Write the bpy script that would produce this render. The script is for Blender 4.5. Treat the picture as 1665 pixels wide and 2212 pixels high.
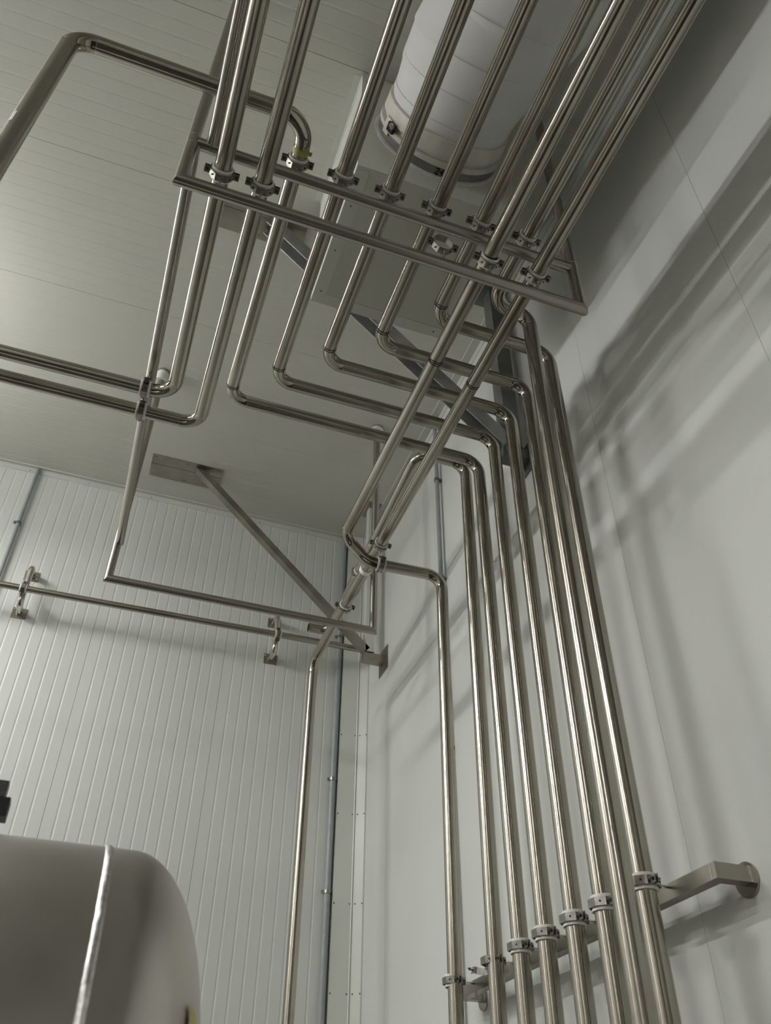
import bpy, math, random
from mathutils import Vector, Matrix
random.seed(4)

# ------------------------------------------------------------------ camera, world, exposure
# Scene measures are taken from the camera: x to the right along the back wall, y towards it, z up.
H = 1.6                                     # camera height above the floor
for o in list(bpy.data.objects): bpy.data.objects.remove(o)
scn = bpy.context.scene
col = scn.collection
R = ((0.94146291, -0.33702805, 0.00772572), (0.22289071, 0.60510845, -0.76430589), (0.25291763, 0.72128764, 0.64480758))
cam_d = bpy.data.cameras.new('camera'); cam = bpy.data.objects.new('camera', cam_d); col.objects.link(cam)
cam_d.sensor_fit = 'VERTICAL'; cam_d.sensor_height = 36.0; cam_d.lens = 36.0 * 1822.1 / 2212.0
cam_d.clip_start = 0.05; cam_d.clip_end = 100
cam_d.dof.use_dof = True; cam_d.dof.focus_distance = 5.0; cam_d.dof.aperture_fstop = 4.0
rx, ry, rz = (Vector(r) for r in R)
cam.matrix_world = Matrix(((rx[0], -ry[0], -rz[0], 0), (rx[1], -ry[1], -rz[1], 0), (rx[2], -ry[2], -rz[2], H), (0, 0, 0, 1)))
scn.camera = cam
w = bpy.data.worlds.new('world'); scn.world = w; w.use_nodes = True
w.node_tree.nodes['Background'].inputs[0].default_value = (0.8, 0.85, 0.9, 1)
w.node_tree.nodes['Background'].inputs[1].default_value = 0.02
scn.view_settings.view_transform = 'Standard'; scn.view_settings.look = 'None'
scn.view_settings.gamma = 1.0; scn.view_settings.use_curve_mapping = False
scn.view_settings.exposure = -0.06
LAMP = 288.0                                 # radiance of the lamp diffusers

CEIL = 5.535; BACK = 6.75; RIGHT = 2.177; LEFT = -7.6; REAR = -7.0; FLOOR = -H

# ------------------------------------------------------------------ materials
def mat(name, color, rough=0.5, metal=0.0, var=0.0, scale=4.0, var2=None, bump=0.0, bscale=200.0, stretch=(1, 1, 1), emit=None, spec=None, rvar=0.0, stain=None):
    m = bpy.data.materials.new(name); m.use_nodes = True
    nt = m.node_tree; N = nt.nodes; Lk = nt.links
    b = N['Principled BSDF']
    b.inputs['Base Color'].default_value = (*color, 1); b.inputs['Roughness'].default_value = rough
    b.inputs['Metallic'].default_value = metal
    if spec is not None: b.inputs['Specular IOR Level'].default_value = spec
    if emit:
        b.inputs['Emission Color'].default_value = (*emit[0], 1); b.inputs['Emission Strength'].default_value = emit[1]
    tc = N.new('ShaderNodeTexCoord'); mp = N.new('ShaderNodeMapping'); mp.inputs['Scale'].default_value = stretch
    Lk.new(tc.outputs['Object'], mp.inputs['Vector'])
    if var > 0:
        n = N.new('ShaderNodeTexNoise'); n.inputs['Scale'].default_value = scale; n.inputs['Detail'].default_value = 5
        Lk.new(mp.outputs[0], n.inputs['Vector'])
        r = N.new('ShaderNodeValToRGB'); e = r.color_ramp.elements
        c2 = var2 or tuple(c * (1 - var) for c in color)
        e[0].position = 0.35; e[0].color = (*c2, 1); e[1].position = 0.65; e[1].color = (*color, 1)
        Lk.new(n.outputs['Fac'], r.inputs['Fac'])
        out = r.outputs['Color']
        if stain:
            n2 = N.new('ShaderNodeTexNoise'); n2.inputs['Scale'].default_value = 2.3; n2.inputs['Detail'].default_value = 3
            Lk.new(tc.outputs['Object'], n2.inputs['Vector'])
            r2 = N.new('ShaderNodeValToRGB'); r2.color_ramp.elements[0].position = 0.5; r2.color_ramp.elements[1].position = 0.72
            r2.color_ramp.elements[0].color = (0, 0, 0, 1); r2.color_ramp.elements[1].color = (1, 1, 1, 1)
            Lk.new(n2.outputs['Fac'], r2.inputs['Fac'])
            mx = N.new('ShaderNodeMix'); mx.data_type = 'RGBA'; mx.inputs[7].default_value = (*stain, 1)
            Lk.new(r2.outputs['Color'], mx.inputs[0]); Lk.new(out, mx.inputs[6]); out = mx.outputs[2]
        Lk.new(out, b.inputs['Base Color'])
        if rvar:
            mr = N.new('ShaderNodeMapRange'); mr.inputs['To Min'].default_value = rough - rvar; mr.inputs['To Max'].default_value = rough + rvar
            mr.inputs['From Min'].default_value = 0.3; mr.inputs['From Max'].default_value = 0.7
            Lk.new(n.outputs['Fac'], mr.inputs['Value']); Lk.new(mr.outputs[0], b.inputs['Roughness'])
    if bump > 0:
        n = N.new('ShaderNodeTexNoise'); n.inputs['Scale'].default_value = bscale; n.inputs['Detail'].default_value = 3
        Lk.new(mp.outputs[0], n.inputs['Vector'])
        bp = N.new('ShaderNodeBump'); bp.inputs['Strength'].default_value = bump; bp.inputs['Distance'].default_value = 0.002
        Lk.new(n.outputs['Fac'], bp.inputs['Height']); Lk.new(bp.outputs[0], b.inputs['Normal'])
    return m

M = {}
M['steel'] = mat('polished stainless', (0.43, 0.40, 0.345), 0.10, 1.0, 0.12, 5.0, rvar=0.025, stain=(0.36, 0.315, 0.26))
def aniso(m, axis, rough, amount=0.95):
    """tube polished round its girth: reflections smear along the axis"""
    nt = m.node_tree; b = nt.nodes['Principled BSDF']; tn = nt.nodes.new('ShaderNodeTangent'); tn.direction_type = 'RADIAL'; tn.axis = axis
    nt.links.new(tn.outputs[0], b.inputs['Tangent'])
    for l in list(b.inputs['Roughness'].links): nt.links.remove(l)
    b.inputs['Roughness'].default_value = rough; b.inputs['Anisotropic'].default_value = amount; b.inputs['Anisotropic Rotation'].default_value = 0.25
    return m
for ax_, st_ in (('x', (.15, 45, 45)), ('y', (45, .15, 45)), ('z', (45, 45, .15))):     # drawing marks run along the tube
    M['steel_' + ax_] = aniso(mat('polished stainless tube ' + ax_, (0.43, 0.40, 0.345), 0.10, 1.0, 0.12, 3.0, stain=(0.31, 0.27, 0.22), stretch=st_, bump=0.03, bscale=1.5), ax_.upper(), 0.195)
    M['frame_' + ax_] = aniso(mat('brushed frame tube ' + ax_, (0.41, 0.385, 0.34), 0.10, 1.0, 0.08, 6.0), ax_.upper(), 0.23)
M['steel_dull'] = mat('brushed stainless', (0.47, 0.445, 0.40), 0.17, 1.0, 0.10, 9.0, rvar=0.03)
M['steel_bright'] = mat('bright stainless', (0.70, 0.68, 0.64), 0.14, 1.0, 0.1, 6.0, rvar=0.04)
M['plate'] = mat('mill finish stainless plate', (0.40, 0.375, 0.325), 0.36, 1.0, 0.25, 6.0, rvar=0.08, stain=(0.27, 0.245, 0.20))
M['weld'] = mat('heat tinted weld', (0.10, 0.085, 0.07), 0.5, 0.8, 0.4, 60)
M['weld_light'] = mat('bright weld bead', (0.75, 0.74, 0.72), 0.35, 1.0, 0.3, 90, bump=0.5, bscale=250)
M['galv'] = mat('grey channel', (0.36, 0.37, 0.36), 0.40, 0.35, 0.25, 8)
M['post'] = mat('dark grey post', (0.17, 0.175, 0.165), 0.45, 0.4, 0.25, 8)
M['band'] = mat('clamp steel', (0.36, 0.34, 0.31), 0.32, 1.0, 0.3, 40)
M['bolt'] = mat('bolt steel', (0.18, 0.17, 0.155), 0.35, 1.0, 0.3, 80)
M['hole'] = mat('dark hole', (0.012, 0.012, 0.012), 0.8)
M['rubber'] = mat('white rubber liner', (0.88, 0.87, 0.84), 0.55, 0, 0.12, 50)
M['wall'] = mat('painted panel', (0.66, 0.675, 0.64), 0.42, 0, 0.04, 1.2, spec=0.4)
M['wall_r'] = mat('painted smooth panel', (0.67, 0.68, 0.65), 0.42, 0, 0.04, 1.0, spec=0.4)
M['ceil'] = mat('painted ceiling panel', (0.61, 0.61, 0.55), 0.6, 0, 0.04, 1.0, spec=0.25)
M['trim'] = mat('painted trim', (0.64, 0.65, 0.60), 0.4, 0, 0.05, 3)
M['box'] = mat('white box panel', (0.70, 0.71, 0.66), 0.4, 0, 0.05, 2)
M['joint'] = mat('dark joint', (0.30, 0.30, 0.28), 0.8)
M['floor'] = mat('dark resin floor', (0.038, 0.033, 0.027), 0.5, 0, 0.2, 2)
M['farwall'] = mat('far wall', (0.55, 0.54, 0.50), 0.5, 0, 0.05, 1)
M['conduit'] = mat('grey plastic conduit', (0.33, 0.352, 0.358), 0.4, 0, 0.1, 10)
M['clip'] = mat('dark grey clip', (0.13, 0.14, 0.15), 0.45)
M['fabric'] = mat('white duct wrap', (0.74, 0.74, 0.74), 0.6, 0, 0.06, 3, bump=0.25, bscale=18)
M['tape'] = mat('cream tape band', (0.72, 0.69, 0.62), 0.5, 0, 0.12, 12, bump=0.3, bscale=40)
M['foil'] = mat('grey duct collar', (0.27, 0.27, 0.255), 0.45, 0.3, 0.25, 10)
M['foam'] = mat('white sealant', (0.74, 0.74, 0.70), 0.7, 0, 0.15, 60, bump=0.8, bscale=120)
M['ink'] = mat('black marker', (0.02, 0.02, 0.02), 0.7)
M['yellow'] = mat('yellow green tape', (0.42, 0.43, 0.10), 0.5, 0, 0.2, 30)
M['tank'] = mat('brushed tank steel', (0.58, 0.555, 0.52), 0.36, 1.0, 0.16, 3.0, rvar=0.05, bump=0.05, bscale=40)
M['black'] = mat('black plastic', (0.02, 0.02, 0.022), 0.5)
M['sticker'] = mat('yellow sticker', (0.62, 0.55, 0.22), 0.5)
M['label'] = mat('white label', (0.8, 0.8, 0.8), 0.5)
M['housing'] = mat('white lamp housing', (0.8, 0.8, 0.78), 0.4)
M['led'] = mat('led diffuser', (0.9, 0.9, 0.9), 0.5, emit=((1.0, 1.0, 0.985), LAMP))

# ------------------------------------------------------------------ mesh helpers
def basis(d):
    d = Vector(d).normalized()
    u = d.cross(Vector((0, 0, 1)) if abs(d.z) < 0.9 else Vector((1, 0, 0))).normalized()
    return d, u, d.cross(u).normalized()

class MB:
    def __init__(s): s.v = []; s.f = []
    def poly(s, vs, fs):
        n = len(s.v); s.v += [Vector(v) for v in vs]; s.f += [tuple(i + n for i in f) for f in fs]; return s
    def box(s, c, size, rot=None):
        c = Vector(c); x, y, z = (k / 2 for k in size)
        vs = [Vector((i * x, j * y, k * z)) for i in (-1, 1) for j in (-1, 1) for k in (-1, 1)]
        if rot is not None: vs = [rot @ v for v in vs]
        return s.poly([c + v for v in vs], [(0, 1, 3, 2), (4, 6, 7, 5), (0, 4, 5, 1), (2, 3, 7, 6), (0, 2, 6, 4), (1, 5, 7, 3)])
    def span(s, lo, hi):
        return s.box([(p + q) / 2 for p, q in zip(lo, hi)], [abs(q - p) for p, q in zip(lo, hi)])
    def cyl(s, p0, p1, r, n=32, cap=True, n0=None, n1=None, r1=None):
        p0, p1 = Vector(p0), Vector(p1); d, u, w_ = basis(p1 - p0); r1 = r if r1 is None else r1
        base = len(s.v)
        for p, nn, rr in ((p0, n0, r), (p1, n1, r1)):
            for i in range(n):
                t = 2 * math.pi * i / n; q = u * (math.cos(t) * rr) + w_ * (math.sin(t) * rr)
                if nn is not None:
                    nv = Vector(nn); q = q - d * (q.dot(nv) / d.dot(nv))
                s.v.append(p + q)
        for i in range(n):
            j = (i + 1) % n; s.f.append((base + i, base + j, base + n + j, base + n + i))
        if cap:
            s.f.append(tuple(base + i for i in reversed(range(n)))); s.f.append(tuple(base + n + i for i in range(n)))
        return s
    def pipe_wall(s, p0, p1, ro, ri, n=32):            # hollow ring
        p0, p1 = Vector(p0), Vector(p1); d, u, w_ = basis(p1 - p0); base = len(s.v)
        for p, rr in ((p0, ro), (p1, ro), (p1, ri), (p0, ri)):
            for i in range(n):
                t = 2 * math.pi * i / n; s.v.append(p + u * (math.cos(t) * rr) + w_ * (math.sin(t) * rr))
        for k in range(4):
            for i in range(n):
                j = (i + 1) % n; a, b = k * n, ((k + 1) % 4) * n
                s.f.append((base + a + i, base + a + j, base + b + j, base + b + i))
        return s
    def lathe(s, o, axis, prof, n=32, jit=0.0):        # prof: (along, radius)
        o = Vector(o); d, u, w_ = basis(axis); base = len(s.v); m = len(prof)
        for a, r in prof:
            for i in range(n):
                t = 2 * math.pi * i / n; rr = r * (1 + (random.uniform(-jit, jit) if jit else 0))
                s.v.append(o + d * a + u * (math.cos(t) * rr) + w_ * (math.sin(t) * rr))
        for k in range(m - 1):
            for i in range(n):
                j = (i + 1) % n; s.f.append((base + k * n + i, base + k * n + j, base + (k + 1) * n + j, base + (k + 1) * n + i))
        return s
    def sweep(s, path, r, n=24, cap=False):            # round tube along dense path
        path = [Vector(p) for p in path]; m = len(path); base = len(s.v)
        d0 = (path[1] - path[0]).normalized(); _, u, _w = basis(d0)
        for k, p in enumerate(path):
            d = (path[min(k + 1, m - 1)] - path[max(k - 1, 0)]).normalized()
            u = (u - d * u.dot(d)).normalized(); w_ = d.cross(u); rr = r[k] if isinstance(r, (list, tuple)) else r
            for i in range(n):
                t = 2 * math.pi * i / n; s.v.append(p + u * (math.cos(t) * rr) + w_ * (math.sin(t) * rr))
        for k in range(m - 1):
            for i in range(n):
                j = (i + 1) % n; s.f.append((base + k * n + i, base + k * n + j, base + (k + 1) * n + j, base + (k + 1) * n + i))
        if cap:
            s.f.append(tuple(base + i for i in reversed(range(n)))); s.f.append(tuple(base + (m - 1) * n + i for i in range(n)))
        return s
    def build(s, name, material, parent=None, smooth=True, angle=35, mesh_only=False):
        off = Vector((0, 0, 0)); p = parent
        while p is not None: off += Vector(p['org']); p = p.parent
        me = bpy.data.meshes.new(name)
        if parent is None:
            xs = [v.x for v in s.v]; ys = [v.y for v in s.v]; zs = [v.z for v in s.v]
            off = Vector(((min(xs) + max(xs)) / 2, (min(ys) + max(ys)) / 2, min(zs)))
        me.from_pydata([v - off for v in s.v], [], s.f); me.update()
        import bmesh
        bm = bmesh.new(); bm.from_mesh(me); bmesh.ops.recalc_face_normals(bm, faces=bm.faces); bm.to_mesh(me); bm.free()
        if smooth:
            me.polygons.foreach_set('use_smooth', [True] * len(me.polygons)); me.set_sharp_from_angle(angle=math.radians(angle))
        me.materials.append(M[material])
        o = bpy.data.objects.new(name, me); col.objects.link(o)
        if parent is None:
            o.location = off + Vector((0, 0, H)); o['org'] = tuple(off)
        else:
            o.parent = parent; o['org'] = (0.0, 0.0, 0.0)
        return o

def tag(o, label=None, cat=None, group=None, kind=None):
    if label: o['label'] = label
    if cat: o['category'] = cat
    if group: o['group'] = group
    if kind: o['kind'] = kind
    return o
def thing(name, label, cat, loc, group=None):
    o = bpy.data.objects.new(name, None); col.objects.link(o); o.empty_display_size = 0.1
    o.location = Vector(loc) + Vector((0, 0, H)); o['org'] = tuple(loc)
    return tag(o, label, cat, group)
def struct(o): o['kind'] = 'structure'; return o

# ------------------------------------------------------------------ room shell
struct(MB().span((LEFT - .2, REAR - .2, FLOOR - .1), (RIGHT + .3, BACK + .3, FLOOR)).build('floor', 'floor', smooth=False))
struct(MB().span((LEFT - .2, REAR, FLOOR), (LEFT, BACK, CEIL)).build('wall_left', 'farwall', smooth=False))
struct(MB().span((LEFT, REAR - .2, FLOOR), (RIGHT, REAR, CEIL)).build('wall_rear', 'farwall', smooth=False))

def ribbed(name, material, parent, w_, length, nrib, depth, place, gap=0.0012, thick=0.05, gw=0.010):
    """one sandwich panel: front profile of width w_ with shallow grooves, extruded by length. place(u, h, t) -> point (u across, h out of the face, t along)"""
    prof = [(gap / 2, -0.006), (gap / 2 + gap * .6, 0.0)]
    for i in range(1, nrib):
        c = w_ * i / nrib
        prof += [(c - gw, 0.0), (c - gw * 0.3, -depth), (c + gw * 0.3, -depth), (c + gw, 0.0)]
    prof += [(w_ - gap / 2 - gap * .6, 0.0), (w_ - gap / 2, -0.006), (w_ - gap / 2, -thick), (gap / 2, -thick)]
    n = len(prof); mb = MB()
    vs = [place(u, h, t) for t in (0, length) for u, h in prof]
    fs = [(i, (i + 1) % n, n + (i + 1) % n, n + i) for i in range(n)]
    fs += [tuple(range(n))[::-1], tuple(range(n, 2 * n))]
    return mb.poly(vs, fs).build(name, material, parent, smooth=False)

def fill(root, name, material, starts, mk):
    first = None
    for u0 in starts:
        if first is None: first = (mk(u0), u0)
        else:
            c = first[0].copy(); col.objects.link(c); c.parent = root
            yield c, u0 - first[1]

# back wall: ribbed panels 1.15 m wide with joints at x = -0.307 and 0.843
wb = struct(MB().span((LEFT, BACK + .05, FLOOR), (RIGHT + .2, BACK + .2, CEIL)).build('wall_back', 'joint', smooth=False))
for c, du in fill(wb, 'panel', 'wall', [-0.307 + 1.15 * k for k in range(2, -9, -1) if -0.307 + 1.15 * k > LEFT - 1.2],
                  lambda u0: ribbed('panel', 'wall', wb, 1.15, CEIL - FLOOR, 12, 0.0022, lambda u, h, t: (u0 + u, BACK - h, FLOOR + t))):
    c.location.x += du
# right wall: smooth panels, joints at y = 1.56 and 2.70
wr = struct(MB().span((RIGHT + .05, REAR, FLOOR), (RIGHT + .2, BACK + .05, CEIL)).build('wall_right', 'joint', smooth=False))
for c, du in fill(wr, 'panel', 'wall_r', [1.56 + 1.143 * k for k in range(4, -9, -1) if 1.56 + 1.143 * k > REAR - 1.1],
                  lambda u0: ribbed('panel', 'wall_r', wr, 1.143, CEIL - FLOOR, 1, 0, lambda u, h, t: (RIGHT - h, u0 + u, FLOOR + t), gap=0.0008)):
    c.location.y += du
# ceiling: ribbed panels running along x, joints at y = 2.195, 3.35, 4.50
ce = struct(MB().span((LEFT, REAR, CEIL + .05), (RIGHT + .05, BACK + .05, CEIL + .2)).build('ceiling', 'joint', smooth=False))
for c, du in fill(ce, 'panel', 'ceil', [2.195 + 1.152 * k for k in range(3, -9, -1) if 2.195 + 1.152 * k > REAR - 1.1],
                  lambda u0: ribbed('panel', 'ceil', ce, 1.152, RIGHT - LEFT, 12, 0.0012, lambda u, h, t: (LEFT + t, u0 + u, CEIL + -h * -1 * -1), gap=0.0014)):
    c.location.y += du

# trims: cover strips where wall meets ceiling, and the boxed corner cover
def rivets(parent, pts, d):
    mb = MB()
    for p in pts: mb.lathe(p, d, [(0, .006), (.003, .005), (.004, 0.0005)], 8)
    o = mb.build('rivets', 'clip', parent); o['kind'] = 'stuff'
t1 = struct(MB().span((LEFT, BACK - .045, CEIL - .006), (RIGHT - .05, BACK, CEIL)).build('trim_1', 'trim', smooth=False))
MB().span((LEFT, BACK - .008, CEIL - .06), (RIGHT - .05, BACK + .001, CEIL - .006)).build('wall_flange', 'trim', t1, smooth=False)
MB().span((LEFT, BACK - .051, CEIL - .012), (RIGHT - .05, BACK - .045, CEIL)).build('lip', 'trim', t1, smooth=False)
rivets(t1, [(x, BACK - .008, CEIL - .04) for x in (-1.25, -0.7, -0.1, 0.45, 1.0, 1.5)], (0, -1, 0))
t2 = struct(MB().span((RIGHT - .07, REAR, CEIL - .006), (RIGHT, BACK, CEIL)).build('trim_2', 'trim', smooth=False))
MB().span((RIGHT - .008, REAR, CEIL - .07), (RIGHT + .001, BACK, CEIL - .006)).build('wall_flange', 'trim', t2, smooth=False)
MB().span((RIGHT - .076, REAR, CEIL - .014), (RIGHT - .07, BACK, CEIL)).build('lip', 'trim', t2, smooth=False)
t3 = struct(MB().poly([(x, y, z) for z in (FLOOR, CEIL) for x, y in ((1.945, BACK), (1.945, BACK - .055), (1.952, BACK - .055), (2.085, BACK - .075), (2.092, BACK - .083), (2.10, BACK - .075), (2.165, BACK - .13), (RIGHT, BACK - .13), (RIGHT, BACK))],
    [(i, (i + 1) % 9, 9 + (i + 1) % 9, 9 + i) for i in range(9)] + [tuple(range(9)), tuple(range(17, 8, -1))]).build('trim_3', 'trim', smooth=False))
MB().span((1.946, BACK - .078, 0.62), (2.16, BACK - .054, 0.623)).build('joint_line', 'joint', t3, smooth=False)
rivets(t3, [(x, y, z) for z in (.605, 1.28, 1.9, 2.6, 3.3) for x, y in ((1.955, BACK - .056), (2.075, BACK - .075), (2.115, BACK - .09), (2.16, BACK - .128))], (0, -1, 0))

# ------------------------------------------------------------------ lamps: rows of LED battens hung from the ceiling, left of and behind the view
def batten(x, y, z, where, group='LED battens under the ceiling'):
    t = thing('led_batten', f'white LED batten under the ceiling, {where}', 'lamp', (x, y, z), group)
    MB().span((x - .045, y - .75, z + .022), (x + .045, y + .75, z + .085)).build('housing', 'housing', t, smooth=False)
    MB().poly([(x + u, y + v, z + h) for v in (-.74, .74) for u, h in ((-.042, .022), (-.045, 0.0), (.045, 0.0), (.042, .022))],
              [(0, 1, 5, 4), (1, 2, 6, 5), (2, 3, 7, 6), (3, 0, 4, 7), (0, 3, 2, 1), (4, 5, 6, 7)]).build('diffuser', 'led', t, smooth=False)
    for s_ in (-.5, .5): MB().cyl((x, y + s_, z + .08), (x, y + s_, CEIL), .003, 8).build('hanger_wire', 'steel', t)
for x, y, z, where in ((-2.8, 4.75, 4.85, 'the one nearest the corner pipes'), (-3.9, 1.9, 4.7, 'level with the pipe rack'), (-5.4, -4.6, 4.95, 'behind the camera'),
                       (-6.6, 4.4, 4.95, 'by the left wall towards the back')):
    batten(x, y, z, where)

# ------------------------------------------------------------------ pipes
PR = 0.0385                                  # radius of the product pipes
def arc(c, a, b_, r, ang, n):
    return [c + a * (math.cos(ang * i / n) * r) + b_ * (math.sin(ang * i / n) * r) for i in range(n + 1)]
def pipe(name, label, pts, r=PR, bend=0.11, bends=None, material='steel', group=None, welds=(), cat='pipe', weld_all=False, openend=None):
    pts = [Vector(p) for p in pts]
    zmin = min(pts, key=lambda p: p.z)
    t = thing(name, label, cat, zmin, group)
    cur = pts[0]; nseg = len(pts) - 1
    for i in range(nseg):
        q = pts[i + 1]
        if i < nseg - 1:
            br = bends[i] if bends else bend
            d0 = (q - pts[i]).normalized(); d1 = (pts[i + 2] - q).normalized()
            ang = d0.angle(d1); tl = br * math.tan(ang / 2)
            e0 = q - d0 * tl; e1 = q + d1 * tl
            if (e0 - cur).length > 0.004 and (e0 - cur).dot(d0) > 0: MB().cyl(cur, e0, r, 40, cap=False).build('straight_tube', grain(material, d0), t)
            n_in = (d1 - d0 * d1.dot(d0)).normalized(); cen = e0 + n_in * br
            MB().sweep(arc(cen, -n_in, d0, br, ang, 16), r, 40).build('elbow', material, t)
            if i in welds or weld_all:
                for e, dd in ((e0, d0),):
                    wb_ = MB(); wb_.lathe(e - dd * .011, dd, [(0, r), (.001, r + .0012), (.0065, r + .0014), (.0075, r)], 40)
                    wb_.lathe(e + dd * .003, dd, [(0, r), (.001, r + .0012), (.0065, r + .0014), (.0075, r)], 40)
                    wb_.build('weld_bead', 'weld', t)
            else:
                MB().lathe(e0 - d0 * .001, d0, [(0, r), (.001, r + .0006), (.002, r)], 40).build('weld_bead', material, t)
            MB().lathe(e1 - d1 * .001, d1, [(0, r), (.001, r + .0006), (.002, r)], 40).build('weld_bead', material, t)
            cur = e1
        else:
            MB().cyl(cur, q, r, 40, cap=False).build('straight_tube', grain(material, q - cur), t)
    return t
def grain(m, d):
    return m + '_' + 'xyz'[max(range(3), key=lambda k: abs(d[k]))] if m == 'steel' else m
def weld_at(t, p, d, r=PR, m='weld'):
    d = Vector(d).normalized(); p = Vector(p); wb_ = MB()
    for k in (-.009, .003): wb_.lathe(p + d * k, d, [(0, r), (.001, r + .0012), (.0065, r + .0014), (.0075, r)], 40)
    wb_.build('weld_bead', m, t)

YN = REAR + .02; ZU = 3.865; ZL = 3.555; XV = 1.92; ZF = FLOOR + .002
YC, YD, YE, YF, YH = 3.627, 3.394, 3.155, 2.930, 2.655
XG, YG = 1.685, 2.45
pC = pipe('process_pipe', 'steel pipe with yellow-green tape at its elbow, rising at the upper left',
     [(-.795, 1.82, .58), (-.795, 1.82, ZU), (.25, 1.82, ZU), (.25, YC, ZU), (XV, YC, ZU), (XV, YC, ZF)], bends=[.10, .125, .11, .11], welds=(2,))
pD = pipe('process_pipe', 'steel pipe on the upper rail, next one right of the taped pipe',
     [(.478, YN, ZU), (.478, YD, ZU), (XV, YD, ZU), (XV, YD, ZF)], welds=(0,))
pE = pipe('process_pipe', 'steel pipe on the upper rail, crossing the left part of the white duct',
     [(.718, YN, ZU), (.718, YE, ZU), (XV, YE, ZU), (XV, YE, ZF)], welds=(0,))
pF = pipe('process_pipe', 'steel pipe on the upper rail, crossing the middle of the white duct',
     [(.965, YN, ZU), (.965, YF, ZU), (XV, YF, ZU), (XV, YF, ZF)], welds=(0,))
pH = pipe('process_pipe', 'steel pipe on the upper rail, becoming the rightmost clamped vertical wall pipe',
     [(1.207, YN, ZU), (1.207, YH, ZU), (XV, YH, ZU), (XV, YH, ZF)], welds=(0,))
pG = pipe('process_pipe', 'rightmost steel pipe on the upper rail, dropping unclamped past the wall bracket',
     [(1.462, YN, ZU), (1.462, YG, ZU), (XG, YG, ZU), (XG, YG, ZF)], bends=[.11, .11])
p1 = pipe('process_pipe', 'leftmost steel pipe on the lower rail, leaving as upper of two level pipes',
     [(-.072, YN, ZL), (-.072, 3.432, ZL), (-4.5, 3.432, ZL)], bend=.12)
p2 = pipe('process_pipe', 'brown-stained steel pipe on the lower rail, leaving as lower of two level pipes',
     [(.118, YN, ZL), (.105, 3.612, ZL), (-4.5, 3.612, ZL)], bend=.11)
pA = pipe('process_pipe', 'diagonal steel pipe that jogs right and becomes the leftmost pipe on the smooth wall',
     [(1.226, YN, ZL), (1.222, 4.32, ZL + .01), (1.40, 4.32, 3.385), (XV, 4.30, 3.385), (XV, 4.40, ZF)], bends=[.095, .16, .11])
weld_at(pA, (1.222, 2.692, ZL), (0, 1, 0))
p9 = pipe('process_pipe', 'long steel pipe running into the corner and dropping in front of the ribbed wall',
     [(1.478, YN, ZL), (1.478, 5.97, ZL), (1.478, 5.97, ZF)], bend=.13)
weld_at(p9, (1.478, 2.772, ZL), (0, 1, 0))
pB = pipe('process_pipe', 'steel pipe arching from the wall over to the corner, ending in an open elbow',
     [(1.395, 5.90, 3.815), (1.578, 5.90, 3.815), (1.575, 3.82, 4.012), (XV, 3.82, 4.012), (XV, 3.935, ZF)], bends=[.085, .11, .11])
MB().pipe_wall((1.3945, 5.90, 3.815), (1.40, 5.90, 3.815), PR, PR - .003).build('open_rim', 'steel_dull', pB)
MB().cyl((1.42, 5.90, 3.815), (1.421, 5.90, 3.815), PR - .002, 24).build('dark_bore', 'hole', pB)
# tape and sticker on the taped pipe
tp = MB(); tp.lathe((.25, 1.955, ZU), (0, 1, 0), [(0, PR + .0008), (.004, PR + .0016), (.028, PR + .0016), (.03, PR + .0008)], 40, jit=.006); 
tp.poly([(.25 + .04, 1.97, ZU + .01), (.25 + .056, 1.968, ZU + .004), (.25 + .054, 1.985, ZU - .002), (.25 + .04, 1.987, ZU)], [(0, 1, 2, 3)])
tag(tp.build('tape', 'yellow', pC), 'yellow-green tape wrapped round the elbow')
tag(MB().poly([Vector((-.795, 1.82, 0)) + Vector((math.cos(a) * (PR + .001), math.sin(a) * (PR + .001), z)) for z in (3.02, 3.09) for a in (3.85, 4.0, 4.15, 4.3)],
    [(0, 1, 5, 4), (1, 2, 6, 5), (2, 3, 7, 6)]).build('paper_label', 'label', pC), 'small white paper label')

# ------------------------------------------------------------------ support frame (two hanging trapezes joined by long tubes)
FR = 0.029
fr = thing('support_frame', 'welded steel tube frame hung from the ceiling, carrying all the clamped pipes', 'frame', (0.74, 2.03, 3.39 - FR))
def mitre(a, b_): return (Vector(a).normalized() + Vector(b_).normalized()).normalized()
Z3 = 3.39; XL, XR, Y1, Y2 = -.228, 1.705, 2.03, 5.116
for Y in (Y1, Y2):
    m0 = mitre((0, 0, -1), (1, 0, 0)); m1 = mitre((1, 0, 0), (0, 0, 1))
    zl = Z3 if Y == Y1 else 3.385
    MB().cyl((XL, Y, zl), (XL, Y, CEIL), FR, 36, n0=m0, cap=False).build('leg', 'frame_z', fr)
    MB().cyl((XL, Y, zl), (XR, Y, zl), FR, 36, n0=m0, n1=m1, cap=False).build('rail', 'frame_x', fr)
    MB().cyl((XR, Y, zl), (XR, Y, CEIL), FR, 36, n0=m1, cap=False).build('leg', 'frame_z', fr)
    for X in (XL, XR):
        if Y == Y2:
            MB().pipe_wall((X, Y, CEIL - .11 if X == XL else CEIL - .03), (X, Y, CEIL - .004), FR + .024 if X == XL else FR + .03, FR, 36).build('ceiling_collar', 'rubber', fr)
            MB().pipe_wall((X, Y, CEIL - .016), (X, Y, CEIL), FR + .032, FR, 36).build('collar_flange', 'galv', fr)
MB().cyl((XL + .02, Y1, 3.73), (XR - .02, Y1, 3.715), FR, 36, cap=False).build('rail', 'frame_x', fr)
MB().cyl((-.216, Y1 - .01, 3.715), (-.214, Y2, 3.70), FR, 36, cap=False).build('long_tube', 'frame_y', fr)
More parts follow.
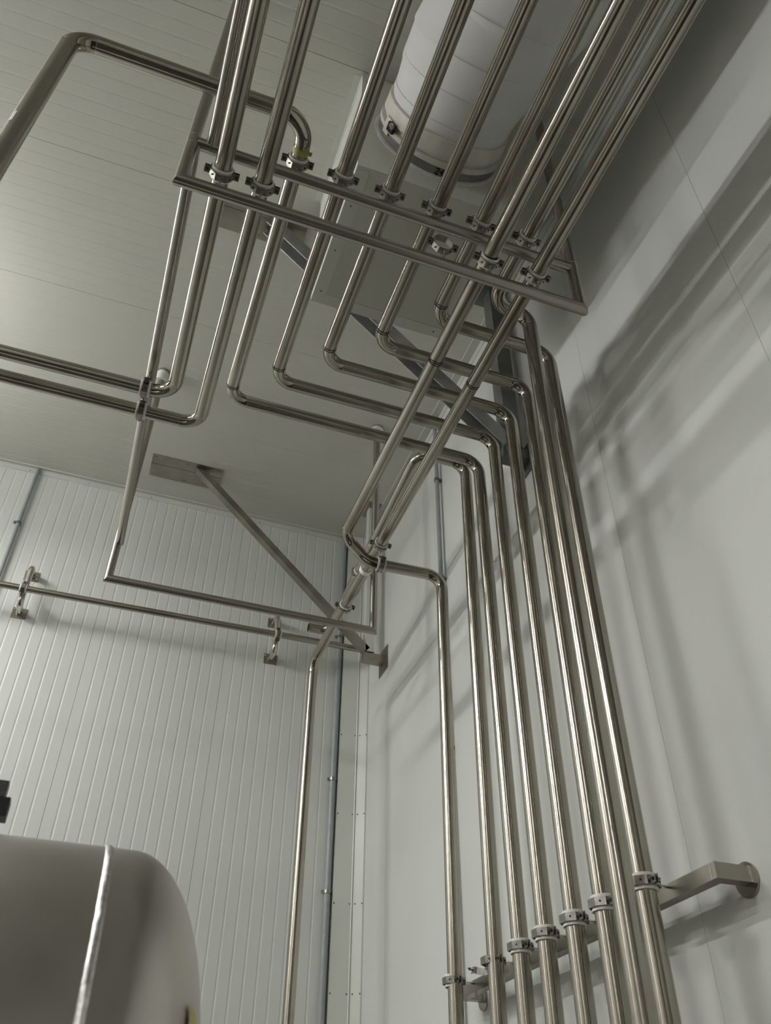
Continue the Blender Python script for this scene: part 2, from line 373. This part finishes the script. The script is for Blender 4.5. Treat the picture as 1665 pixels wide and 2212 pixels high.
MB().cyl((-.14, YN, 3.735), (-.14, Y1 - FR * .6, 3.735), FR, 36, cap=False).build('long_tube', 'frame_y', fr)
for p, d in (((XL, Y1, 3.76), (0, 0, 1)), ((XL, Y1, 3.69), (0, 0, 1)), ((XR, Y1, 3.75), (0, 0, 1)), ((XL, Y2, 3.73), (0, 0, 1))):
    MB().lathe(Vector(p), d, [(-.003, FR), (-.001, FR + .0012), (.001, FR + .0012), (.003, FR)], 36, jit=.01).build('weld_bead', 'steel_bright', fr)

# ------------------------------------------------------------------ pipe clamps
def clamp(name, label, c, axis, stud, r=PR, stud_len=.1, liner=True, group=None, upper=True, spread=0.0, ears=True):
    """hexagonal two-part pipe clamp; axis = pipe direction, stud = direction of the stud"""
    c = Vector(c); ay = Vector(axis).normalized(); az = -Vector(stud).normalized(); az = (az - ay * az.dot(ay)).normalized(); ax = ay.cross(az)
    Mx = Matrix((ax, ay, az)).transposed()
    P = lambda x, y, z: c + Mx @ Vector((x, y, z))
    t = thing(name, label, 'clamp', P(0, 0, -r - .012), group)
    ro = r + .009; hw = .0155; th = .003; g = .005
    def half(sg, dz=0.0):
        prof = [(-(ro + .030), g), (-(ro + .004), g), (-(ro + .001), ro * .42), (-ro * .48, ro * .98 + .004), (ro * .48, ro * .98 + .004), (ro + .001, ro * .42), (ro + .004, g), (ro + .030, g)]
        inner = [(-(ro + .030), g + th), (-(ro + .004) - th * .2, g + th), (-(ro + .001) - th, ro * .42 + .001), (-ro * .48 - th * .6, ro * .98 + .004 + th), (ro * .48 + th * .6, ro * .98 + .004 + th), (ro + .001 + th, ro * .42 + .001), (ro + .004 + th * .2, g + th), (ro + .030, g + th)]
        n = len(prof); vs = []
        for y in (-hw, hw): vs += [P(x, y, sg * z + dz) for x, z in prof] + [P(x, y, sg * z + dz) for x, z in inner]
        fs = []
        for i in range(n - 1):
            fs += [(i, i + 1, 2 * n + i + 1, 2 * n + i), (n + i, 3 * n + i, 3 * n + i + 1, n + i + 1), (i, n + i, n + i + 1, i + 1), (2 * n + i, 2 * n + i + 1, 3 * n + i + 1, 3 * n + i)]
        fs += [(0, 2 * n, 3 * n, n), (n - 1, 2 * n - 1, 4 * n - 1, 3 * n - 1)]
        o = MB().poly(vs, fs).build('band', 'band', t, smooth=False)
        for sx in (-1, 1):
            q0 = P(sx * ro * .78, 0, sg * (ro * .74 + .003) + dz); nn = (P(sx, 0, sg) - P(0, 0, 0)).normalized()
            MB().cyl(q0 + nn * .0, q0 + nn * .0045, .0035, 10).build('hole', 'hole', o)
    half(-1)
    if upper: half(1, spread)
    for sx in (-1, 1):
        b0 = MB(); x = sx * (ro + .019)
        b0.cyl(P(x, 0, -.022), P(x, 0, .022 + spread), .0035, 10); b0.cyl(P(x, 0, g + th + spread), P(x, 0, g + th + .006 + spread), .0075, 6); b0.cyl(P(x, 0, -g - th - .006), P(x, 0, -g - th), .0075, 6)
        b0.build('bolt', 'bolt', t, smooth=False)
    if liner:
        mb = MB(); o = P(0, 0, 0)
        mb.lathe(o, ay, [(-.028, r + .0005), (-.0285, r + .006), (-.027, r + .0085), (-.0175, r + .0085), (-.0165, r + .0055), (.0165, r + .0055), (.0175, r + .0085), (.027, r + .0085), (.0285, r + .006), (.028, r + .0005)], 36)
        mb.build('rubber_liner', 'rubber', t)
    z0 = -(ro * .98 + .004)
    if stud_len > 0:
        st = MB().cyl(P(0, 0, z0), P(0, 0, z0 - stud_len), .0065, 12); st.cyl(P(0, 0, z0 - .002), P(0, 0, z0 - .010), .0105, 6)
        st.build('stud', 'steel_bright', t)
    return t
G1 = 'clamps on the lower rail of the pipe rack'; G2 = 'clamps on the upper rail of the pipe rack'
lo = ZL - Z3 - FR - PR - .009; up = ZU - 3.722 - FR - PR - .007
for x, l in ((-.072, 'clamp with dark ears on the leftmost pipe of the lower rail'), (.112, 'clamp on the second, brown-stained pipe of the lower rail'),
             (1.225, 'white-lined clamp on the lower rail, left one of the right-hand pair'), (1.478, 'white-lined clamp at the right end of the lower rail')):
    clamp('pipe_clamp', l, (x, Y1, ZL), (0, 1, 0), (0, 0, -1), stud_len=lo - .006, group=G1)
clamp('pipe_clamp', 'empty hexagonal clamp without pipe, standing on the lower rail', (.985, Y1, ZL), (0, 1, 0), (0, 0, -1), stud_len=lo - .006, liner=False, group=G1)
for x, l in ((.25, 'white-lined clamp just below the yellow-green tape'), (.478, 'clamp on the upper rail beside the left edge of the ceiling box'),
             (.718, 'clamp on the upper rail below the left half of the white duct'), (.965, 'clamp on the upper rail below the duct, above the empty clamp'),
             (1.207, 'clamp on the upper rail, second from its right end'), (1.462, 'rightmost clamp on the upper rail')):
    clamp('pipe_clamp', l, (x, Y1, ZU), (0, 1, 0), (0, 0, -1), stud_len=up - .004, group=G2)
clamp('pipe_clamp', 'upper of the two clamps on the long left tube', (-.225, 3.432, ZL), (1, 0, 0), (0, 0, 1), stud_len=.075)
clamp('pipe_clamp', 'lower of the two clamps on the long left tube', (-.225, 3.612, ZL), (1, 0, 0), (0, 0, 1), stud_len=.075)
clamp('pipe_clamp', 'clamp on the diagonal pipe where two pipes cross near the corner', (1.478, 4.31, ZL), (0, 1, 0), (0, 0, -1), stud_len=.062)
clamp('pipe_clamp', 'clamp on the level jog of pipe under the crossing near the corner', (1.482, 4.312, 3.385), (1, -.03, 0), (0, 0, 1), stud_len=.05)
clamp('pipe_clamp', 'clamp on the far rail of the frame near the corner, with short stud', (1.478, Y2, ZL), (0, 1, 0), (0, 0, -1), stud_len=.09)
clamp('pipe_clamp', 'half-hidden clamp with loose bolts behind the pipe bend near the corner', (1.577, Y2, 3.889), (0, 1, -.095), (1, 0, 0), stud_len=.05)
tag(MB().pipe_wall((1.478, 4.60, ZL), (1.478, 4.64, ZL), PR + .007, PR, 36).build('rubber_collar', 'rubber'), 'white rubber collar on the diagonal pipe behind the crossing', 'collar')

# ------------------------------------------------------------------ bracket bar low on the right wall, with its clamps
ZB = .92; BF = 2.03; BH = .054
bb = thing('wall_bracket', 'square steel bar on round wall discs, holding the vertical pipes low on the wall', 'bracket', (RIGHT, 3.5, ZB - .05))
ya, yb = 2.425, 4.57
def bar(p0, p1, n0, n1, name):
    p0, p1 = Vector(p0), Vector(p1); d = (p1 - p0).normalized(); s_ = d.cross(Vector((0, 0, 1))).normalized(); vs = []
    for p, nn in ((p0, n0), (p1, n1)):
        for i, k in ((-1, -1), (1, -1), (1, 1), (-1, 1)):
            q = s_ * (i * .025) + Vector((0, 0, k * BH / 2)); nv = Vector(nn); q = q - d * (q.dot(nv) / d.dot(nv)); vs.append(p + q)
    return MB().poly(vs, [(0, 1, 5, 4), (1, 2, 6, 5), (2, 3, 7, 6), (3, 0, 4, 7), (0, 3, 2, 1), (4, 5, 6, 7)]).build(name, 'plate', bb, smooth=False)
mA = mitre((-1, 0, 0), (0, 1, 0)); mB = mitre((0, 1, 0), (1, 0, 0)); xc = BF + .025
bar((RIGHT - .004, ya, ZB), (xc, ya, ZB), (1, 0, 0), mA, 'arm'); bar((xc, ya, ZB), (xc, yb, ZB), mA, mB, 'bar'); bar((xc, yb, ZB), (RIGHT - .004, yb, ZB), mB, (1, 0, 0), 'arm')
for y in (ya, yb):
    MB().cyl((RIGHT, y, ZB - .012), (RIGHT - .008, y, ZB - .012), .058, 32).build('wall_disc', 'steel_dull', bb)
    for s_ in (-.025, .025):
        MB().box((RIGHT - .01, y + s_, ZB), (.006, .006, BH)).build('weld_bead', 'weld_light', bb, smooth=False)
MB().box((BF - .0005, ya - .0, ZB), (.0025, .0025, BH)).build('weld_bead', 'weld_light', bb, smooth=False)
MB().box((xc - .02, 4.36, ZB - .045), (.004, .02, .04)).build('tab', 'plate', bb, smooth=False)
G3 = 'clamps on the low wall bracket'
for y, x, l, ln in ((4.365, XV, 'white-lined clamp on the leftmost vertical pipe, low on the wall', True), (3.905, XV, 'plain steel clamp without white liner, low on the second vertical pipe', False),
                (YC, XV, 'white-lined clamp on the third vertical pipe from the corner, low on the wall', True), (YD, XV, 'white-lined clamp on the fourth vertical pipe from the corner, low on the wall', True),
                (YE, XV, 'white-lined clamp on the fifth vertical pipe from the corner, low on the wall', True), (YF, XV, 'white-lined clamp on the sixth vertical pipe, second nearest the bracket end', True),
                (YH, XV, 'white-lined clamp nearest the bent end of the wall bracket', True)):
    clamp('pipe_clamp', l, (x, y, ZB + .012), (0, 0, 1), (1, .0, 0), stud_len=BF - x - PR - .012, liner=ln, group=G3)
oc = clamp('pipe_clamp', 'open empty clamp with protruding bolts between the two leftmost vertical wall pipes', (1.945, 4.12, ZB + .03), (0.25, 0, 1), (1, .1, 0), stud_len=.04, liner=False, upper=False, group=G3)

# ------------------------------------------------------------------ ceiling-to-wall brackets
def ceiling_bracket(label, Yc, px0, px1, py0, py1, pmat, bmat, xb, zb, xt, channel):
    t = thing('knee_bracket', label, 'bracket', (RIGHT, Yc, zb - .12))
    pm = MB().span((px0, py0, CEIL - .006), (px1, (py0 + py1) / 2 - .02, CEIL)); pm.build('ceiling_plate', 'plate', t, smooth=False)
    MB().span((px0, (py0 + py1) / 2 - .026, CEIL - .009), (px1, py1, CEIL)).build('ceiling_plate', 'plate', t, smooth=False)
    for x in (px0 + .03, (px0 + px1) / 2, px1 - .03):
        for y in (py0 + .03, py1 - .03): MB().lathe((x, y, CEIL - .009), (0, 0, -1), [(0, .008), (.003, .006), (.004, .0005)], 8).build('screw', 'clip', t)
    a = Vector((xt, Yc, CEIL - .006)); b_ = Vector((xb - .02, Yc, zb)); d = (b_ - a).normalized(); n = Vector((0, 1, 0)).cross(d).normalized()
    if n.z > 0: n = -n                         # n points down
    hw, hf, th = (.05, .055, .006) if channel else (.04, .03, .0)
    if channel:
        prof = [(-hw, -hf), (-hw, hf), (-hw + th, hf), (-hw + th, -hf + th), (hw - th, -hf + th), (hw - th, hf), (hw, hf), (hw, -hf)]
        prof = [(y, -z) for y, z in prof]
        vs = [p + Vector((0, y, 0)) + n * (-z) for p in (a, b_) for y, z in prof]; k = len(prof)
        MB().poly(vs, [(i, (i + 1) % k, k + (i + 1) % k, k + i) for i in range(k)] + [tuple(range(k)), tuple(range(2 * k - 1, k - 1, -1))]).build('brace', bmat, t, smooth=False)
        rib = MB(); rib.cyl(a + n * hf * -.2 + Vector((0, -.02, 0)), b_ + n * hf * -.2 + Vector((0, -.02, 0)), .012, 12); rib.build('brace_rib', 'galv', t)
    else:
        vs = [p + Vector((0, y * hw, 0)) + n * (z * hf) for p in (a, b_) for y, z in ((-1, -1), (1, -1), (1, 1), (-1, 1))]
        MB().poly(vs, [(0, 1, 5, 4), (1, 2, 6, 5), (2, 3, 7, 6), (3, 0, 4, 7), (0, 3, 2, 1), (4, 5, 6, 7)]).build('brace', bmat, t, smooth=False)
    pw = .055 if channel else .04
    MB().span((xb - pw, Yc - pw, zb - .03), (xb + pw, Yc + pw, CEIL - .004)).build('post', pmat, t, smooth=False)
    MB().span((xb - .15, Yc - .12, CEIL - .008), (RIGHT - .075, Yc + .12, CEIL)).build('ceiling_plate', pmat if channel else 'plate', t, smooth=False)
    MB().span((xb - pw * 1.4, Yc - pw, zb - .10), (RIGHT, Yc + pw, zb - .026)).build('stub', 'plate' if not channel else pmat, t, smooth=False)
    MB().span((RIGHT - .008, Yc - .113, zb - .18), (RIGHT, Yc + .113, zb + .05)).build('wall_plate', 'plate' if not channel else pmat, t, smooth=False)
    for s_ in (-1, 1): MB().cyl((xb - pw - .01, Yc + s_ * pw, zb - .02), (xb + pw, Yc + s_ * pw, zb - .02), .005, 8).build('weld_bead', 'weld', t)
    return t
ceiling_bracket('long flat steel brace with riveted ceiling plate and wall plate in the room corner', 6.21, -.172, .497, 6.138, 6.445, 'trim', 'plate', 2.03, 3.88, .27, False)
ceiling_bracket('dark channel bracket behind the pipe bends, reaching from ceiling plate to wall', 3.44, -.09, .56, 3.27, 3.575, 'post', 'galv', 2.07, 3.86, .30, True)

# ------------------------------------------------------------------ pipe along the back wall with its two stand-offs
WY = BACK - .25; WZ = 4.06
wp = thing('wall_pipe', 'thin level steel pipe running along the ribbed back wall', 'pipe', (-.5, WY, WZ - .03))
MB().cyl((LEFT + .1, WY, WZ - .09), (2.05, WY, WZ + .012), .0285, 32).build('straight_tube', 'steel_x', wp)
for x, l, l2 in ((-.925, 'U-shaped tube stand-off on the ribbed wall at the left edge', 'white-lined clamp on the back wall pipe at the left edge'),
                 (1.262, 'U-shaped tube stand-off on the ribbed wall near the corner', 'clamp on the back wall pipe near the corner')):
    t = thing('standoff', l, 'bracket', (x, BACK, 3.9))
    y1 = BACK - .165; path = [Vector((x, BACK - .004, 3.945))]
    for cz, s0 in ((4.005, 0), (4.27, 1)):
        for k in range(9):
            a_ = math.pi / 2 * k / 8
            path.append(Vector((x, y1 + .06 - math.sin(a_) * .06, 3.945 + .06 - .06 * math.cos(a_))) if s0 == 0 else Vector((x, y1 + .06 - math.cos(a_) * .06, 4.27 + .06 * math.sin(a_))))
    path.append(Vector((x, BACK - .004, 4.33)))
    MB().sweep(path, .027, 24).build('tube', 'steel_bright', t)
    for z in (3.945, 4.33):
        pl = MB().span((x - .06, BACK - .006, z - .05), (x + .06, BACK, z + .05)).build('wall_plate', 'plate', t, smooth=False)
        for sx in (-1, 1): MB().cyl((x + sx * .044, BACK - .006, z - sx * .03), (x + sx * .044, BACK - .014, z - sx * .03), .009, 6).build('bolt', 'steel_bright', pl, smooth=False)
    clamp('pipe_clamp', l2, (x, WY, WZ - .09 + .102 * (x - LEFT - .1) / (2.05 - LEFT - .1)), (1, 0, .009), (0, 1, 0), r=.0285, stud_len=.02)

# ------------------------------------------------------------------ conduits
def conduit(label, p0, p1, r, clips, nrm, clipmat='clip'):
    t = thing('cable_conduit', label, 'conduit', p0)
    MB().cyl(p0, p1, r, 20).build('tube', 'conduit', t)
    n = Vector(nrm); side = n.cross(Vector((0, 0, 1)))
    for z in clips:
        c = Vector((p0[0], p0[1], z)); cl = MB().pipe_wall(c - Vector((0, 0, .012)), c + Vector((0, 0, .012)), r + .006, r - .001, 20)
        rot = Matrix((side, n, Vector((0, 0, 1)))).transposed()
        dw = (RIGHT - p0[0]) if abs(n.x) > .5 else (BACK - p0[1]); cl.box(c - n * ((r + dw) / 2), (.022, max(dw - r - .001, .003), .024), rot); cl.box(c + side * (r + .012), (.02, .012, .024), rot)
        cl.build('clip', clipmat, t)
conduit('grey conduit on the ribbed back wall at the left edge', (-1.18, BACK - .035, FLOOR), (-1.18, BACK - .035, CEIL - .02), .018, [4.844, 3.2, 1.6], (0, -1, 0))
conduit('grey conduit on the smooth right wall, half hidden by pipe elbows', (RIGHT - .04, 4.80, FLOOR), (RIGHT - .04, 4.80, CEIL - .01), .018, [4.776, 3.761, 2.4, 1.0], (-1, 0, 0))
conduit('blue-grey conduit in the corner beside the boxed corner cover', (1.905, BACK - .03, FLOOR), (1.905, BACK - .03, CEIL - .02), .026, [4.30, 2.89, 1.98], (0, -1, 0), 'band')

# ------------------------------------------------------------------ ceiling box and insulated duct
BX0, BX1, BY0, BY1, BZ = .594, 1.56, 2.207, 3.14, 4.38
bx = thing('ceiling_box', 'white panel box under the ceiling that the wrapped duct enters', 'box', ((BX0 + BX1) / 2, BY0, BZ))
MB().span((BX0, BY0, BZ + .004), (BX1, BY0 + .06, CEIL)).build('front_panel', 'box', bx, smooth=False)
MB().span((BX0, BY0 + .06, BZ + .004), (BX0 + .06, BY1, CEIL)).build('side_panel', 'box', bx, smooth=False)
MB().span((BX1 - .06, BY0 + .06, BZ + .004), (BX1, BY1, CEIL)).build('side_panel', 'box', bx, smooth=False)
MB().span((BX0 + .06, BY1 - .06, BZ + .004), (BX1 - .06, BY1, CEIL)).build('back_panel', 'box', bx, smooth=False)
MB().span((BX0 + .004, BY0 + .004, BZ), (BX1 - .004, BY1 - .004, BZ + .06)).build('bottom_panel', 'ceil', bx, smooth=False)
for lo_, hi_ in (((BX0, BY0 + .02, BZ - .003), (BX0 + .075, BY1, BZ + .002)), ((BX0 + .075, BY1 - .075, BZ - .003), (BX1, BY1, BZ + .002)), ((BX0 - .045, BY0 + .02, CEIL - .004), (BX0, BY1, CEIL)), ((BX0 - .003, BY0 + .0, CEIL - .05), (BX0, BY1, CEIL - .004))):
    MB().span(lo_, hi_).build('edge_trim', 'trim', bx, smooth=False)
rivets(bx, [(BX0 + .04, y, BZ - .003) for y in (2.45, 2.75, 3.05)] + [(x, BY1 - .04, BZ - .003) for x in (.8, 1.1, 1.4)], (0, 0, -1))
DX, DZ, DR = 1.074, 4.912, .352
du = thing('insulated_duct', 'large round duct wrapped in white fabric, entering the ceiling box', 'duct', (DX, BY0, DZ - DR))
fo = MB().lathe((DX, BY0, DZ), (0, -1, 0), [(0, .392), (.006, .390), (.012, .378), (.012, .355)], 90, jit=.006).build('sealant_ring', 'foam', du)
MB().lathe((DX, BY0 - .004, DZ), (0, -1, 0), [(0, .372), (.075, .372), (.075, .34)], 72).build('collar', 'foil', du)
MB().lathe((DX, BY0 - .062, DZ), (0, -1, 0), [(0, .376), (.002, .379), (.028, .379), (.03, .376), (.03, .35)], 72, jit=.0012).build('tape_band', 'tape', du)
MB().lathe((DX, BY0 - .125, DZ), (0, -1, 0), [(0, .36), (.0, .372), (.085, .368), (.09, .355)], 72, jit=.0015).build('tape_band', 'tape', du)
ST = [(BY0 - .05, 1.074, .352), (1.95, 1.074, .354), (1.78, 1.085, .378), (1.60, 1.115, .405), (1.38, 1.17, .42), (1.12, 1.235, .428), (.8, 1.27, .43)]   # wrapped sections: y, x, radius
for k in range(len(ST) - 1):
    (ya_, xa_, ra_), (yb_, xb_, rb_) = ST[k], ST[k + 1]
    d0 = Vector((0, -1, 0)); 
    MB().cyl((xa_, ya_, DZ), (xb_, yb_, DZ), ra_, 72, cap=False, n0=d0, n1=d0, r1=rb_).build('wrap_section', 'fabric', du)
    if k: MB().lathe((xa_, ya_, DZ), (0, -1, 0), [(-.022, ra_ - .003), (-.02, ra_ + .004), (.0, ra_ + .006), (.02, ra_ + .006), (.022, ra_)], 72).build('seam_band', 'fabric', du)
MB().cyl((1.27, .8, DZ), (1.27, REAR + .01, DZ), .43, 72, cap=False).build('wrap_section', 'fabric', du)
# hose-clamp screw on the collar, small tag on the wrap, marker writing
def on_duct(ang, y, rr): return Vector((DX + math.cos(ang) * rr, y, DZ + math.sin(ang) * rr))
ag = math.radians(212)
ck = MB(); rot = Matrix.Rotation(-(ag), 3, 'Y')
ck.box(on_duct(ag, BY0 - .105, .384), (.02, .05, .055), rot); ck.build('strap_buckle', 'hole', du, smooth=False)
MB().cyl(on_duct(ag, BY0 - .12, .39), on_duct(ag + .06, BY0 - .12, .40), .014, 12).build('buckle_screw', 'steel_bright', du)
MB().box(on_duct(ag - .12, BY0 - .09, .378), (.008, .09, .06), Matrix.Rotation(-(ag - .12), 3, 'Y')).build('tape_patch', 'tape', du, smooth=False)
MB().box(on_duct(math.radians(186), BY0 - .40, DR + .004), (.01, .05, .018), Matrix.Rotation(-math.radians(186), 3, 'Y')).build('zip_pull', 'label', du, smooth=False)
def strokes(parent, ch, ang0, y0, size):
    """handwritten strokes laid on the collar"""
    SH = {'2': [(0, .8), (.25, 1), (.5, .8), (.4, .5), (0, 0), (.55, 0)], '4': [(.4, 0), (.4, 1), (0, .35), (.6, .35)], '0': [(.25, 0), (.0, .4), (.15, .95), (.45, .9), (.5, .4), (.25, 0)]}
    pts = []
    for x, y in SH[ch]:
        a_ = ang0 + x * size / .374; p = Vector((DX + math.cos(a_) * .3735, y0 - y * size * 1.0, DZ + math.sin(a_) * .3735)); pts.append(p)
    mb = MB()
    for i in range(len(pts) - 1): mb.cyl(pts[i], pts[i + 1], .0045, 6)
    return mb.build('handwriting', 'ink', parent)
for i, ch in enumerate('240'): strokes(du, ch, math.radians(270) + (i - 1.2) * .04 * 1.9, BY0 - .02, .035)

# ------------------------------------------------------------------ tank in the left foreground
TD, TR = 2.2, .55; el = math.radians(3.06); TY, TZ = TD * math.cos(el), TD * math.sin(el); TX = .063
tk = thing('steel_tank', 'large stainless tank with welded domed end in the lower left foreground', 'tank', (-.9, TY, FLOOR))
MB().lathe((TX, TY, TZ), (-1, 0, 0), [(0, TR), (.2, TR), (.6, TR), (2.0, TR)], 128).build('shell', 'tank', tk)
dome = [(0, TR), (.055, TR)] + [(.055 + .215 * math.sin(a_), TR * (math.cos(a_) ** .82 if math.cos(a_) > 0 else 0)) for a_ in [math.pi / 2 * k / 28 for k in range(1, 29)]]
dome = [(x, max(r, .001)) for x, r in dome]
MB().lathe((TX, TY, TZ), (1, 0, 0), dome, 128).build('domed_end', 'tank', tk)
MB().lathe((TX, TY, TZ), (1, 0, 0), [(-.009, TR), (-.006, TR + .003), (0, TR + .005), (.006, TR + .003), (.009, TR)], 160, jit=.0008).build('weld_bead', 'weld_light', tk)
MB().lathe((TX - 2.0, TY, TZ), (-1, 0, 0), dome, 96).build('domed_end', 'tank', tk)
for x in (TX - .25, TX - 1.75):
    for y in (-.32, .32):
        MB().cyl((x, TY + y, FLOOR), (x, TY + y, TZ - .40), .04, 24).build('leg', 'steel_dull', tk)
        MB().cyl((x, TY + y, FLOOR), (x, TY + y, FLOOR + .012), .09, 24).build('foot_plate', 'steel_dull', tk)
pv, pf = [], []
for i in range(5):
    for j in range(5):
        a_ = math.radians(39 + 2.0 * i); ph = math.radians(13 + 3.0 * j); rr = TR * math.cos(a_) ** .82 + .007
        pv.append((TX + .057 + .215 * math.sin(a_), TY - rr * math.cos(ph), TZ + rr * math.sin(ph)))
for i in range(4):
    for j in range(4): pf.append((i * 5 + j, i * 5 + j + 1, i * 5 + j + 6, i * 5 + j + 5))
tag(MB().poly(pv, pf).build('sticker', 'sticker', tk), 'yellowish sticker on the dome')
hv = thing('tank_valve', 'black handle of a small valve on top of the tank at the left edge', 'valve', (-.225, TY - .03, TZ + TR))
MB().cyl((-.225, TY - .03, TZ + TR - .004), (-.225, TY - .03, TZ + TR + .05), .02, 20).build('stem', 'steel_dull', hv)
MB().cyl((-.225, TY - .03, TZ + TR + .03), (-.225, TY - .03, TZ + TR + .045), .03, 6).build('nut', 'steel_dull', hv, smooth=False)
MB().span((-.33, TY - .055, TZ + TR + .05), (-.178, TY - .005, TZ + TR + .095)).build('handle', 'black', hv, smooth=False)
MB().span((-.26, TY - .05, TZ + TR + .095), (-.192, TY - .01, TZ + TR + .135)).build('indicator', 'bolt', hv, smooth=False)
